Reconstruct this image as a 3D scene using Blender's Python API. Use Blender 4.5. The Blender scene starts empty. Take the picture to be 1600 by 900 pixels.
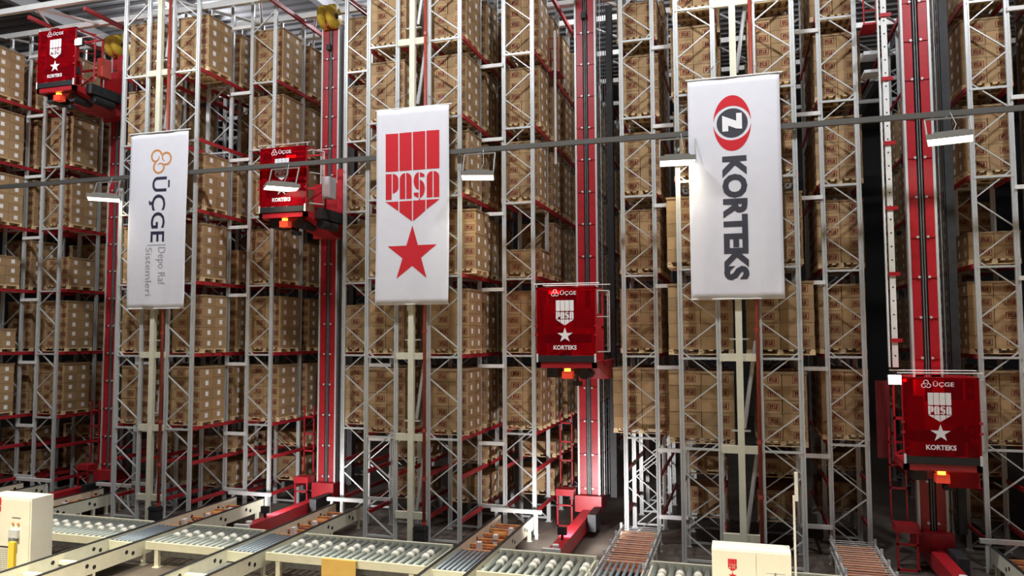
import bpy, bmesh, math, random
from mathutils import Vector, Matrix
random.seed(7)
S = bpy.context.scene
C = S.collection
PI = math.pi

# ------------------------------------------------------------------ camera
F_PX, PITCH, ROLL, YAW = 1188.13, 0.0623, -0.0039, 0.2893
CAM_Z = 6.07
cd = bpy.data.cameras.new('camera'); cam = bpy.data.objects.new('camera', cd); C.objects.link(cam)
cd.sensor_fit = 'HORIZONTAL'; cd.sensor_width = 36.0; cd.lens = F_PX / 1600 * 36.0
cd.clip_start = 0.1; cd.clip_end = 300
_r = Vector((math.cos(YAW), math.sin(YAW), 0))
_f = Vector((-math.sin(YAW) * math.cos(PITCH), math.cos(YAW) * math.cos(PITCH), math.sin(PITCH)))
_u = Vector((math.sin(YAW) * math.sin(PITCH), -math.cos(YAW) * math.sin(PITCH), math.cos(PITCH)))
cx = _r * math.cos(ROLL) + _u * math.sin(ROLL); cy = -_r * math.sin(ROLL) + _u * math.cos(ROLL)
M = Matrix((cx, cy, -_f)).transposed().to_4x4(); M.translation = (0, 0, CAM_Z)
cam.matrix_world = M
S.camera = cam

# ------------------------------------------------------------------ world, exposure, hall lights
w = bpy.data.worlds.new('hall_air'); S.world = w; w.use_nodes = True
w.node_tree.nodes['Background'].inputs[0].default_value = (0.55, 0.6, 0.7, 1)
w.node_tree.nodes['Background'].inputs[1].default_value = 0.012
S.view_settings.view_transform = 'Standard'; S.view_settings.look = 'None'
S.view_settings.gamma = 1.0; S.view_settings.use_curve_mapping = False
S.view_settings.exposure = -0.7

def area(name, loc, size, power, col, rot=(0, 0, 0), sy=None):
    l = bpy.data.lights.new(name, 'AREA'); l.energy = power; l.color = col; l.size = size
    if sy: l.shape = 'RECTANGLE'; l.size_y = sy
    o = bpy.data.objects.new(name, l); C.objects.link(o); o.location = loc; o.rotation_euler = rot
    return o
def point(name, loc, power, col, rad=0.25):
    l = bpy.data.lights.new(name, 'POINT'); l.energy = power; l.color = col; l.shadow_soft_size = rad
    o = bpy.data.objects.new(name, l); C.objects.link(o); o.location = loc
    return o
def spot(name, loc, target, power, col, ang, blend=0.6, rad=0.08):
    l = bpy.data.lights.new(name, 'SPOT'); l.energy = power; l.color = col; l.spot_size = ang; l.spot_blend = blend
    l.shadow_soft_size = rad
    o = bpy.data.objects.new(name, l); C.objects.link(o); o.location = loc
    o.rotation_euler = (Vector(target) - Vector(loc)).to_track_quat('-Z', 'Y').to_euler()
    return o
COOL = (0.93, 0.95, 1.0); WARM = (1.0, 0.90, 0.68)
# the hall's high-bay lamps under the roof, in front of the racks (a regular grid)
for lx in (-24, -16, -8, 0, 8):
    area('high_bay_light', (lx, 15.2, 19.2), 0.7, 1350, COOL, (math.radians(10), 0, 0))
# the warmer lamps of the lower hall in which the viewer stands
for lx in (-18, -11, -4, 3, 10):
    area('hall_lamp_light', (lx, 9.5, 12.6), 0.8, 2700, WARM).data.spread = 1.36
# added point lights over the aisles, to brighten the ceiling behind the front bays
for lx in (-23.4, -14.04, -4.68, 4.68):
    point('ceiling_fill_light', (lx, 27.5, 19.6), 800, COOL)

# ------------------------------------------------------------------ materials
def mat(name, col, rough=0.5, metal=0.0, nscale=0, namt=0.0, bump=0.0, rnd=0.0, emit=None, estr=0, spec=0.5):
    m = bpy.data.materials.new(name); m.use_nodes = True
    nt = m.node_tree; b = nt.nodes['Principled BSDF']
    b.inputs['Base Color'].default_value = (*col, 1); b.inputs['Roughness'].default_value = rough
    b.inputs['Metallic'].default_value = metal; b.inputs['Specular IOR Level'].default_value = spec
    src = None
    if nscale:
        tc = nt.nodes.new('ShaderNodeTexCoord'); no = nt.nodes.new('ShaderNodeTexNoise')
        no.inputs['Scale'].default_value = nscale; no.inputs['Detail'].default_value = 4
        nt.links.new(tc.outputs['Object'], no.inputs['Vector'])
        mr = nt.nodes.new('ShaderNodeMapRange'); mr.inputs[1].default_value = 0.3; mr.inputs[2].default_value = 0.7
        mr.inputs[3].default_value = 1 - namt; mr.inputs[4].default_value = 1 + namt
        nt.links.new(no.outputs['Fac'], mr.inputs[0])
        src = mr.outputs[0]
        if bump:
            bp = nt.nodes.new('ShaderNodeBump'); bp.inputs['Strength'].default_value = bump; bp.inputs['Distance'].default_value = 0.02
            nt.links.new(no.outputs['Fac'], bp.inputs['Height']); nt.links.new(bp.outputs[0], b.inputs['Normal'])
    if rnd:
        oi = nt.nodes.new('ShaderNodeObjectInfo'); m2 = nt.nodes.new('ShaderNodeMapRange')
        m2.inputs[3].default_value = 1 - rnd; m2.inputs[4].default_value = 1 + rnd
        nt.links.new(oi.outputs['Random'], m2.inputs[0])
        if src:
            mu = nt.nodes.new('ShaderNodeMath'); mu.operation = 'MULTIPLY'
            nt.links.new(src, mu.inputs[0]); nt.links.new(m2.outputs[0], mu.inputs[1]); src = mu.outputs[0]
        else: src = m2.outputs[0]
    if src:
        vm = nt.nodes.new('ShaderNodeVectorMath'); vm.operation = 'SCALE'
        vm.inputs[0].default_value = col; nt.links.new(src, vm.inputs['Scale'])
        nt.links.new(vm.outputs[0], b.inputs['Base Color'])
    if emit:
        b.inputs['Emission Color'].default_value = (*emit, 1); b.inputs['Emission Strength'].default_value = estr
    return m

galv = mat('galvanised_steel', (0.60, 0.62, 0.61), 0.42, 0.25, 14, 0.04)
galv_dark = mat('dull_steel', (0.30, 0.31, 0.31), 0.5, 0.4, 8, 0.15)
red = mat('red_paint', (0.40, 0.014, 0.022), 0.38, 0.0, 5, 0.12)
dark_red = mat('dark_red_plate', (0.13, 0.007, 0.012), 0.5, 0.0, 5, 0.12)  # the crane red at a lower base colour, for the side plates
red_beam = mat('red_beam_paint', (0.42, 0.022, 0.03), 0.45, 0.0, 5, 0.12)
pipe_red = mat('pipe_paint', (0.32, 0.045, 0.025), 0.45, 0.0, 6, 0.15)
cream = mat('cream_paint', (0.74, 0.72, 0.56), 0.45, 0.0, 4, 0.06)
white_paint = mat('white_paint', (0.78, 0.78, 0.75), 0.45, 0.0, 4, 0.05)
cab_white = mat('cabinet_enamel', (0.80, 0.78, 0.68), 0.35, 0.0, 3, 0.03)
kraft = mat('kraft_cardboard', (0.39, 0.255, 0.13), 0.8, 0.0, 7, 0.08, rnd=0.13, spec=0.25)
kraft_cap = mat('kraft_sheet', (0.30, 0.20, 0.11), 0.85, 0.0, 7, 0.10, rnd=0.12, spec=0.25)
print_red = mat('carton_print', (0.17, 0.04, 0.025), 0.8, spec=0.2)
paper = mat('paper_label', (0.93, 0.92, 0.90), 0.7, spec=0.25)
wood = mat('pallet_wood', (0.76, 0.58, 0.34), 0.8, 0.0, 9, 0.2, rnd=0.12, spec=0.25)
black = mat('black_rubber', (0.018, 0.018, 0.02), 0.5)
dark = mat('dark_machinery', (0.022, 0.023, 0.025), 0.6, 0.0, 6, 0.3)
grey_box = mat('grey_enamel', (0.55, 0.56, 0.58), 0.45)
roller_m = mat('roller_steel', (0.27, 0.30, 0.27), 0.4, 0.3, 9, 0.12)
roller_blue = mat('roller_bluish', (0.26, 0.31, 0.35), 0.4, 0.3, 9, 0.12)
wheel_m = mat('white_nylon', (0.80, 0.78, 0.70), 0.5)
copper = mat('orange_primer_pan', (0.34, 0.105, 0.045), 0.5, 0.0, 7, 0.35)
slat_m = mat('orange_slat', (0.58, 0.24, 0.08), 0.55, 0.0, 8, 0.25)
yellow = mat('yellow_paint', (0.75, 0.52, 0.05), 0.5)
amber_sheet = mat('amber_board', (0.72, 0.46, 0.12), 0.6, 0, 4, 0.06)
cloth = mat('banner_cloth', (0.74, 0.735, 0.78), 0.85, 0.0, 3, 0.02, spec=0.15)
v_red = mat('vinyl_red', (0.60, 0.025, 0.035), 0.7, spec=0.2)
v_dark = mat('vinyl_charcoal', (0.06, 0.06, 0.075), 0.7, spec=0.2)
v_navy = mat('vinyl_navy', (0.03, 0.03, 0.06), 0.7, spec=0.2)
v_grey = mat('vinyl_grey', (0.36, 0.34, 0.36), 0.7, spec=0.2)
v_orange = mat('vinyl_orange', (0.62, 0.25, 0.07), 0.7, spec=0.2)
v_white = mat('vinyl_white', (0.88, 0.86, 0.86), 0.5)
floor_m = mat('concrete_floor', (0.13, 0.105, 0.085), 0.55, 0.0, 1.3, 0.2)
wall_m = mat('wall_cladding', (0.08, 0.08, 0.085), 0.7)
ceil_m = mat('roof_deck', (0.30, 0.30, 0.31), 0.6)
purlin_m = mat('purlin_steel', (0.55, 0.55, 0.56), 0.5, 0.2)
lamp_body = mat('lamp_housing', (0.24, 0.23, 0.20), 0.5, 0.3)
lamp_glow = mat('lamp_diffuser', (0.9, 0.9, 0.85), 0.4, emit=(1.0, 0.95, 0.80), estr=9)
flood_glow = mat('floodlight_lens', (0.9, 0.9, 0.9), 0.3, emit=(1.0, 0.97, 1.0), estr=40)
red_glow = mat('red_signal_lens', (0.9, 0.1, 0.05), 0.3, emit=(1.0, 0.12, 0.06), estr=45)
amber_glow = mat('amber_beacon_lens', (0.9, 0.4, 0.05), 0.3, emit=(1.0, 0.36, 0.04), estr=7)
rail_m = mat('busbar_rail', (0.13, 0.125, 0.11), 0.5, 0.4)

def tinted_glass(name, col):
    m = bpy.data.materials.new(name); m.use_nodes = True; nt = m.node_tree
    b = nt.nodes['Principled BSDF']; out = nt.nodes['Material Output']
    b.inputs['Base Color'].default_value = (0.36, 0.006, 0.016, 1); b.inputs['Roughness'].default_value = 0.12
    t = nt.nodes.new('ShaderNodeBsdfTransparent'); t.inputs[0].default_value = (*col, 1)
    mx = nt.nodes.new('ShaderNodeMixShader'); mx.inputs[0].default_value = 0.27
    nt.links.new(t.outputs[0], mx.inputs[1]); nt.links.new(b.outputs[0], mx.inputs[2]); nt.links.new(mx.outputs[0], out.inputs[0])
    return m
red_glass = tinted_glass('red_acrylic', (0.85, 0.05, 0.07))

# ------------------------------------------------------------------ mesh helpers
class MB:
    def __init__(s): s.v = []; s.f = []; s.mi = []
    def add(s, vs, fs, mi=0):
        n = len(s.v); s.v += [tuple(v) for v in vs]; s.f += [tuple(i + n for i in f) for f in fs]; s.mi += [mi] * len(fs); return s
    def box(s, x0, x1, y0, y1, z0, z1, mi=0):
        return s.add([(x0, y0, z0), (x1, y0, z0), (x1, y1, z0), (x0, y1, z0), (x0, y0, z1), (x1, y0, z1), (x1, y1, z1), (x0, y1, z1)],
                     [(0, 3, 2, 1), (4, 5, 6, 7), (0, 1, 5, 4), (1, 2, 6, 5), (2, 3, 7, 6), (3, 0, 4, 7)], mi)
    def beam(s, p, q, w, h, mi=0, up=(0, 0, 1)):
        p, q = Vector(p), Vector(q); d = (q - p).normalized(); u = Vector(up)
        if abs(d.dot(u)) > 0.98: u = Vector((0, 1, 0))
        a = d.cross(u).normalized() * (w / 2); b = a.cross(d).normalized() * (h / 2)
        vs = [p - a - b, p + a - b, p + a + b, p - a + b, q - a - b, q + a - b, q + a + b, q - a + b]
        return s.add(vs, [(0, 1, 2, 3), (7, 6, 5, 4), (4, 5, 1, 0), (5, 6, 2, 1), (6, 7, 3, 2), (7, 4, 0, 3)], mi)
    def cyl(s, p, q, r, n=10, mi=0, r2=None):
        p, q = Vector(p), Vector(q); d = (q - p).normalized(); u = Vector((0, 0, 1)) if abs(d.z) < 0.9 else Vector((1, 0, 0))
        a = d.cross(u).normalized(); b = d.cross(a); r2 = r if r2 is None else r2; vs = []
        for (c, rr) in ((p, r), (q, r2)):
            for i in range(n):
                t = 2 * PI * i / n; vs.append(c + a * math.cos(t) * rr + b * math.sin(t) * rr)
        fs = [(i, (i + 1) % n, n + (i + 1) % n, n + i) for i in range(n)] + [tuple(range(n))[::-1], tuple(range(n, 2 * n))]
        return s.add(vs, fs, mi)
    def tube(s, pts, r, n=6, mi=0):
        for a, b in zip(pts[:-1], pts[1:]): s.cyl(a, b, r, n, mi)
        return s
    def prism_z(s, poly, z0, z1, mi=0):
        n = len(poly)
        vs = [(x, y, z0) for x, y in poly] + [(x, y, z1) for x, y in poly]
        return s.add(vs, [tuple(range(n))[::-1], tuple(range(n, 2 * n))] + [(i, (i + 1) % n, n + (i + 1) % n, n + i) for i in range(n)], mi)
    def mesh(s, name, *mats):
        m = bpy.data.meshes.new(name); m.from_pydata(s.v, [], s.f)
        for k in mats: m.materials.append(k)
        if any(s.mi): m.polygons.foreach_set('material_index', s.mi)
        bm = bmesh.new(); bm.from_mesh(m); bmesh.ops.recalc_face_normals(bm, faces=bm.faces); bm.to_mesh(m); bm.free()
        m.update(); return m

def link(name, me, parent=None, loc=(0, 0, 0), rot=None):
    o = bpy.data.objects.new(name, me); C.objects.link(o); o.location = loc
    if rot: o.rotation_euler = rot
    if parent: o.parent = parent
    return o
def obj(name, mb, m, parent=None, loc=(0, 0, 0)):
    return link(name, mb.mesh(name, *(m if isinstance(m, (list, tuple)) else (m,))), parent, loc)
def tag(o, label, cat, group=None):
    o['label'] = label; o['category'] = cat
    if group: o['group'] = group
    return o
def thing(name, label, cat, loc, group=None):
    o = bpy.data.objects.new(name, None); C.objects.link(o); o.location = loc; o.empty_display_size = 0.2
    return tag(o, label, cat, group)
def struct(o): o['kind'] = 'structure'; return o
def box_obj(name, m, parent, *b): return obj(name, MB().box(*b), m, parent)
def smooth(o):
    for p in o.data.polygons: p.use_smooth = True
    return o

# ------------------------------------------------------------------ lettering and emblems, as flat polygons in (u right, v up)
def text_mesh(body, bold=0.0):
    cu = bpy.data.curves.new('lettering', 'FONT'); cu.body = body; cu.size = 1.0; cu.offset = bold; cu.resolution_u = 3
    o = bpy.data.objects.new('lettering', cu); C.objects.link(o)
    bpy.context.view_layer.update()
    me = bpy.data.meshes.new_from_object(o.evaluated_get(bpy.context.evaluated_depsgraph_get()))
    vs = [(v.co.x, v.co.y) for v in me.vertices]; fs = [tuple(p.vertices) for p in me.polygons]
    bpy.data.objects.remove(o); bpy.data.curves.remove(cu); bpy.data.meshes.remove(me)
    x0 = min(v[0] for v in vs); x1 = max(v[0] for v in vs); y0 = min(v[1] for v in vs); y1 = max(v[1] for v in vs)
    return [((x - x0) / (x1 - x0), (y - y0) / (y1 - y0)) for x, y in vs], fs
_tc = {}
def text_in(body, rect, bold=0.0, turn=False):
    """rect = (u0,u1,v0,v1); turn: text runs downwards, letter tops to the right"""
    k = (body, bold)
    if k not in _tc: _tc[k] = text_mesh(body, bold)
    vs, fs = _tc[k]; u0, u1, v0, v1 = rect
    if turn: out = [(u0 + b * (u1 - u0), v1 - a * (v1 - v0)) for a, b in vs]
    else: out = [(u0 + a * (u1 - u0), v0 + b * (v1 - v0)) for a, b in vs]
    return out, fs
def polys(*ps):
    vs = []; fs = []
    for p in ps: fs.append(tuple(range(len(vs), len(vs) + len(p)))); vs += list(p)
    return vs, fs
def star_poly(cu, cv, rx, ry):
    return polys(*[[(cu, cv)] + [(cu + math.sin(PI * (2 * i + j) / 5) * rx * (1 if j % 2 == 0 else 0.385),
                                 cv + math.cos(PI * (2 * i + j) / 5) * ry * (1 if j % 2 == 0 else 0.385)) for j in (-1, 0, 1)] for i in range(5)])
def ring_polys(cu, cv, rx, ry, w, a0, a1, n=18):
    ps = []
    for i in range(n):
        a = a0 + (a1 - a0) * i / n; b = a0 + (a1 - a0) * (i + 1) / n
        k = 1 - w
        ps.append([(cu + rx * math.cos(a), cv + ry * math.sin(a)), (cu + rx * math.cos(b), cv + ry * math.sin(b)),
                   (cu + rx * k * math.cos(b), cv + ry * k * math.sin(b)), (cu + rx * k * math.cos(a), cv + ry * k * math.sin(a))])
    return ps
def knot_polys(cu, cv, rx, ry, turn=0.0, w=0.34):
    ps = []
    for i in range(3):
        a = turn + i * 2 * PI / 3
        cu_, cv_ = cu + 0.50 * rx * math.cos(a), cv + 0.50 * ry * math.sin(a); n = 22; t0, t1 = a - 2.2, a + 3.9
        def sp(t):
            k = 0.52 * (1.0 if t < a + 1.9 else 1.0 - 0.30 * (t - a - 1.9))
            return [(cu_ + rx * k * q * math.cos(t), cv_ + ry * k * q * math.sin(t)) for q in (1, 1 - w * 0.75)]
        for j in range(n):
            p, q = sp(t0 + (t1 - t0) * j / n), sp(t0 + (t1 - t0) * (j + 1) / n); ps.append([p[0], q[0], q[1], p[1]])
    return polys(*ps)
def arc_pts(cu, cv, rx, ry, a0, a1, n=6):
    return [(cu + rx * math.cos(a0 + (a1 - a0) * i / n), cv + ry * math.sin(a0 + (a1 - a0) * i / n)) for i in range(n + 1)]
def shield_polys(u0, u1, vt, vb, simple=False):
    """four bars, stencil letters and a pointed chevron between vt (top) and vb (tip)"""
    W = u1 - u0; H = vt - vb; g = 0.022 * W; bw = (W - 3 * g) / 4
    V = lambda t: vt - H * t
    ps = []; xs = [u0 + i * (bw + g) for i in range(4)]
    for x in xs: ps.append([(x, V(0)), (x + bw, V(0)), (x + bw, V(0.425)), (x, V(0.425))])
    t0, t1 = 0.452, 0.742; h = H * (t1 - t0)
    Q = lambda x, pts: [(x + a * bw, V(t1) + b * h) for a, b in pts]
    r = 0.46; qa = PI / 2
    def round_tl(x0, x1, y0): return [(x0, y0)] + [(x1, y0)] + [(x1, 1)] + arc_pts(x0 + (x1 - x0), 1 - 0.22, (x1 - x0), 0.22, qa, 2 * qa, 5)[0:]
    def round_tr(x0, x1, y0): return [(x0, y0), (x1, y0)] + arc_pts(x0, 1 - 0.22, (x1 - x0), 0.22, 0, qa, 5)
    # P
    ps.append(Q(xs[0], [(0, 0), (0.46, 0), (0.46, 1), (0, 1)]))
    ps.append(Q(xs[0], [(0.54, 0.24)] + arc_pts(0.54, 0.46, 0.46, 0.22, -qa, 0, 4) + arc_pts(0.54, 0.78, 0.46, 0.22, 0, qa, 4)))
    for k in (1, 3):
        ps.append(Q(xs[k], round_tl(0.02, 0.47, 0))); ps.append(Q(xs[k], round_tr(0.55, 0.98, 0)))
    # S with cedilla
    ps.append(Q(xs[2], [(0.46, 0.32), (0.46, 1)] + arc_pts(0.46, 0.66, 0.42, 0.34, qa, 3 * qa, 8)))
    ps.append(Q(xs[2], [(0.54, 0.0), (0.54, 0.70)] + arc_pts(0.54, 0.35, 0.42, 0.35, qa, -qa, 8)))
    ps.append(Q(xs[2], [(0.56, 0.80), (0.95, 0.80), (0.92, 0.9), (0.56, 1.0)]))
    ps.append(Q(xs[2], [(0.44, 0.22), (0.04, 0.22), (0.08, 0.1), (0.44, 0.0)]))
    ps.append(Q(xs[2], [(0.46, -0.10), (0.60, -0.10), (0.56, -0.02), (0.48, -0.02)]))
    t2 = 0.765
    for k, x in enumerate(xs):
        def tip(u): return 1 - (1 - t2) * abs(u - (u0 + u1) / 2) / (W / 2)
        ps.append([(x, V(t2)), (x + bw, V(t2)), (x + bw, V(max(t2 + 0.001, tip(x + bw)))), (x, V(max(t2 + 0.001, tip(x))))])
    return polys(*ps)

def decal(name, vf, fn, m, parent, cuts=None):
    """flat print: (u,v) polygons mapped onto the surface by fn(u,v)"""
    vs, fs = vf
    bm = bmesh.new(); bv = [bm.verts.new((u, v, 0)) for u, v in vs]
    for f in fs:
        try: bm.faces.new([bv[i] for i in f])
        except ValueError: pass
    if cuts:
        for ax, vals in enumerate(cuts):
            for t in vals:
                co = (t, 0, 0) if ax == 0 else (0, t, 0); no = (1, 0, 0) if ax == 0 else (0, 1, 0)
                bmesh.ops.bisect_plane(bm, geom=bm.verts[:] + bm.edges[:] + bm.faces[:], plane_co=co, plane_no=no)
    for v in bm.verts: v.co = fn(v.co.x, v.co.y)
    me = bpy.data.meshes.new(name); bm.to_mesh(me); bm.free(); me.materials.append(m)
    return link(name, me, parent)

# ------------------------------------------------------------------ rack geometry constants
D = 21.0; BAY = 1.786; PITCH_X = 9.36; LV = 2.395
def pole_x(b): return (b - 3) * PITCH_X
def fy(i): return D + BAY * i
OFF = {'oL': (-3.277, -2.336), 'iL': (-1.5075, -0.522), 'iR': (0.522, 1.5075), 'oR': (2.336, 3.277)}
LEVELS = [0.78, 2.02] + [3.13 + LV * k for k in range(6)]
TOP = 18.0
BLK = ['far-left rack', 'rack behind the orange-emblem banner', 'rack behind the star banner', 'rack behind the oval-emblem banner', 'far-right rack']
ROWW = {'oL': 'first', 'iL': 'second', 'iR': 'third', 'oR': 'fourth'}
ORD = ['first', 'second', 'third', 'fourth', 'fifth', 'sixth', 'seventh', 'eighth', 'ninth', 'tenth', 'eleventh', 'twelfth']
# block, row, first frame, last frame (inclusive)
ROWS = [(0, 'iR', 0, 4), (0, 'oR', 1, 4), (1, 'oL', 1, 3), (1, 'iL', 0, 3), (1, 'iR', 0, 3), (1, 'oR', 1, 5),
        (2, 'oL', 1, 3), (2, 'iL', 0, 3), (2, 'iR', 0, 3), (2, 'oR', 1, 11),
        (3, 'oL', 1, 4), (3, 'iL', 0, 3), (3, 'iR', 0, 3), (3, 'oR', 1, 4), (4, 'oL', 1, 8), (4, 'iL', 0, 2)]

# ------------------------------------------------------------------ the setting
struct(box_obj('floor', floor_m, None, -60, 45, -12, 60, -0.2, 0.0))
ce = struct(box_obj('ceiling', ceil_m, None, -60, 45, -12, 60, 21.0, 21.2))
pm = MB().box(-60, 45, -0.05, 0.05, 20.84, 21.0).mesh('roof_purlin', purlin_m)
for i in range(34): link('roof_purlin', pm, ce, (0, 22 + i * 0.62, 0))
gm = MB().box(-0.16, 0.16, 18, 60, 20.3, 20.84).mesh('roof_girder', purlin_m)
for i in range(11): link('roof_girder', gm, ce, (-48 + i * 6.2, 0, 0))
struct(box_obj('wall_back', wall_m, None, -60, 45, 60, 60.3, 0, 21))
struct(box_obj('wall_left', wall_m, None, -60.3, -60, -12, 60, 0, 21))
struct(box_obj('wall_right', wall_m, None, 45, 45.3, -12, 60, 0, 21))

# ------------------------------------------------------------------ racks
pw = 0.062
post_prof = [(-pw, -0.05), (-0.022, -0.05), (-0.018, -0.03), (0.018, -0.03), (0.022, -0.05), (pw, -0.05), (pw, 0.02), (0.045, 0.055), (-0.045, 0.055), (-pw, 0.02)]
post_mb = MB().prism_z(post_prof, 0.02, TOP)
post_mb.box(-0.1, 0.1, -0.09, 0.09, 0.0, 0.02)
post_me = post_mb.mesh('upright_post', galv)
def brace_mesh(wd, sgn):
    return MB().beam((-sgn * wd / 2, 0, 0.35), (sgn * wd / 2, 0, -0.35), 0.032, 0.05, 0, (0, 1, 0)).mesh('diagonal_brace', galv)
bar_cache = {}
for b, kind, f0, f1 in ROWS:
    x0, x1 = OFF[kind]; X = pole_x(b); xc = X + (x0 + x1) / 2; wd = x1 - x0
    nm = '%s row of %s, galvanised uprights with zigzag braces' % (ROWW[kind], BLK[b])
    rk = thing('pallet_rack', nm, 'pallet rack', (xc, fy(f0), 0), 'pallet rack rows')
    key = round(wd, 3)
    if key not in bar_cache:
        bar_cache[key] = (brace_mesh(wd - 0.08, 1), brace_mesh(wd - 0.08, -1),
                          MB().box(-wd / 2, wd / 2, -0.025, 0.025, -0.03, 0.03).mesh('frame_bar', galv))
    bd, bu, hb = bar_cache[key]
    outer_right = kind in ('iR', 'oR')          # side of the outer post
    for i in range(f0, f1 + 1):
        y = fy(i) - fy(f0)
        for sx in (-wd / 2, wd / 2): link('upright_post', post_me, rk, (sx, y, 0))
        for j in range(-6, 16):
            zt = 5.62 + 0.798 * j - 0.37
            if zt < 0.4 or zt > TOP - 0.3: continue
            k = (-j) % 2                           # j=0: outer post to inner post on inner rows
            down_out_in = (k == 0) if kind[0] == 'i' else (k == 1)
            # top of the brace sits on the outer post when down_out_in
            right_top = (down_out_in == outer_right)
            link('diagonal_brace', bu if right_top else bd, rk, (0, y, zt))
        for z in (LEVELS[2:] if i <= f0 + 1 else LEVELS[2:3]):
            link('frame_bar', hb, rk, (0, y - 0.03, z - 0.09))
        link('frame_bar', hb, rk, (0, y, 0.12))
    ln = fy(f1) - fy(f0)
    bm_ = MB().box(-0.025, 0.025, 0, ln, -0.12, 0).mesh('load_beam', red_beam)
    for z in LEVELS:
        for sx in (-wd / 2 - 0.06, wd / 2 + 0.06): link('load_beam', bm_, rk, (sx, 0.04, z))
    # row ties to the neighbouring row
    if kind == 'iR' or kind == 'iL':
        a = 1.5075; c = 2.336
        tl = MB().box(0, c - a, -0.04, 0.04, -0.055, 0.055).mesh('tie_beam', white_paint)
        sgn = 1 if kind == 'iR' else -1
        hy = fy(1) - fy(f0)
        for z in [2.72 - LV * 0.8, 2.72] + [5.116 + LV * k for k in range(6)]:
            o = link('tie_beam', tl, rk, ((wd / 2 if sgn > 0 else -wd / 2 - (c - a)), hy - 0.06, z))

# spine columns between the inner rows, with crossbars, and the red sprinkler riser beside each
for b in (1, 2, 3):
    X = pole_x(b); nmb = BLK[b].replace('rack ', '')
    col = thing('spine_column', 'cream steel column with crossbars %s' % nmb, 'column', (X, 20.93, 0), 'cream spine columns')
    box_obj('shaft', cream, col, -0.085, 0.085, -0.07, 0.07, 0.0, TOP)
    cb = MB().box(-0.50, 0.50, -0.02, 0.10, -0.10, 0.10).mesh('crossbar', cream)
    for z in [0.80, 3.07] + [5.47 + LV * k for k in range(5)]: link('crossbar', cb, col, (0, 0, z))
    pl = MB().box(-0.24, 0.24, 0.05, 0.16, -0.02, 0.02).mesh('bracket_plate', galv)
    for z in (3.55, 5.95, 15.5): link('bracket_plate', pl, col, (0, 0, z))
    dg = MB().cyl((0.08, 0.2, -1.15), (0.42, 0.2, 1.15), 0.055, 8).mesh('diagonal_strut', galv)
    for z in (2.0, 4.75, 14.3, 16.8): link('diagonal_strut', dg, col, (0, 0, z))
    pp = thing('sprinkler_riser', 'dark red vertical sprinkler pipe beside cream column %s' % nmb, 'pipe', (X + 0.46, 20.83, 0), 'red sprinkler pipes')
    smooth(obj('pipe', MB().cyl((0, 0, 0.5), (0, 0, TOP), 0.05, 12), pipe_red, pp))
    cp = MB().cyl((0, 0, -0.05), (0, 0, 0.05), 0.066, 12).mesh('coupling', pipe_red)
    for z in (0.62, 1.9, 3.3, 6.2, 9.2, 12.2, 15.2): link('coupling', cp, pp, (0, 0, z))
    obj('valve_body', MB().box(-0.28, 0.06, -0.12, 0.12, 0.05, 0.55).box(-0.3, 0.1, -0.14, 0.14, 0.45, 0.5), black, pp)

# ------------------------------------------------------------------ overhead ties on top of the racks
tf = thing('overhead_truss', 'white steel ties and braces across the top of all racks', 'truss', (0, 21, TOP))
tb = MB().box(-36, 12, -0.08, 0.08, 0.0, 0.20).mesh('tie_beam', white_paint)
TY = [fy(i) - 21 for i in (0, 2, 4, 6, 8, 10, 12)]
for y in (fy(1) - 21, fy(3) - 21): link('tie_beam', tb, tf, (0, y, -0.02))
for y in TY: link('tie_beam', tb, tf, (0, y, 0))
dz1 = MB().cyl((0, 0, 0.03), (2.34, 2 * BAY, 0.03), 0.05, 6).mesh('diagonal_brace', white_paint)
dz2 = MB().cyl((0, 2 * BAY, 0.03), (2.34, 0, 0.03), 0.05, 6).mesh('diagonal_brace', white_paint)
for k in range(5):
    for i in range(20): link('diagonal_brace', dz1 if i % 2 else dz2, tf, (-36 + 2.34 * i, TY[k], 0))
for b in range(0, 5):
    for k, off in enumerate((-3.40, 3.40)):
        xx = pole_x(b) + off
        box_obj('edge_runner', red_beam, tf, xx - 0.05, xx + 0.05, 0, TY[-1], -0.30, -0.16)

# ------------------------------------------------------------------ palletised carton loads
CH = 0.357
def carton_mesh(wx, wy):
    mb = MB(); hx, hy, h = wx / 2 - 0.006, wy / 2 - 0.006, CH - 0.007
    mb.box(-hx, hx, -hy, hy, 0, h)
    e = 0.002
    for s in (-1, 1):                     # printed box logo on the end faces
        yy = s * (hy + e); c = s * -0.0 + (0.16 * wx if s < 0 else -0.16 * wx)
        def q(a0, a1, z0, z1): mb.add([(c + a0, yy, z0), (c + a1, yy, z0), (c + a1, yy, z1), (c + a0, yy, z1)], [(0, 1, 2, 3)], 1)
        W, z0, z1, t = 0.15, 0.08, 0.26, 0.018
        q(-W, W, z0, z0 + t); q(-W, W, z1 - t, z1); q(-W, -W + t, z0 + t, z1 - t); q(W - t, W, z0 + t, z1 - t)
        for a, b_ in ((-0.10, -0.055), (-0.04, -0.01), (0.005, 0.03), (0.05, 0.10)): q(a, b_, 0.115, 0.225)
        q(-0.10, -0.02, 0.19, 0.225); q(0.0, 0.1, 0.115, 0.145)
    for s in (-1, 1):                     # white shipping label on the long faces
        xx = s * (hx + e)
        mb.add([(xx, -0.075, 0.105), (xx, 0.075, 0.105), (xx, 0.075, 0.255), (xx, -0.075, 0.255)], [(0, 1, 2, 3)], 2)
    return mb.mesh('carton', kraft, print_red, paper)
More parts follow.
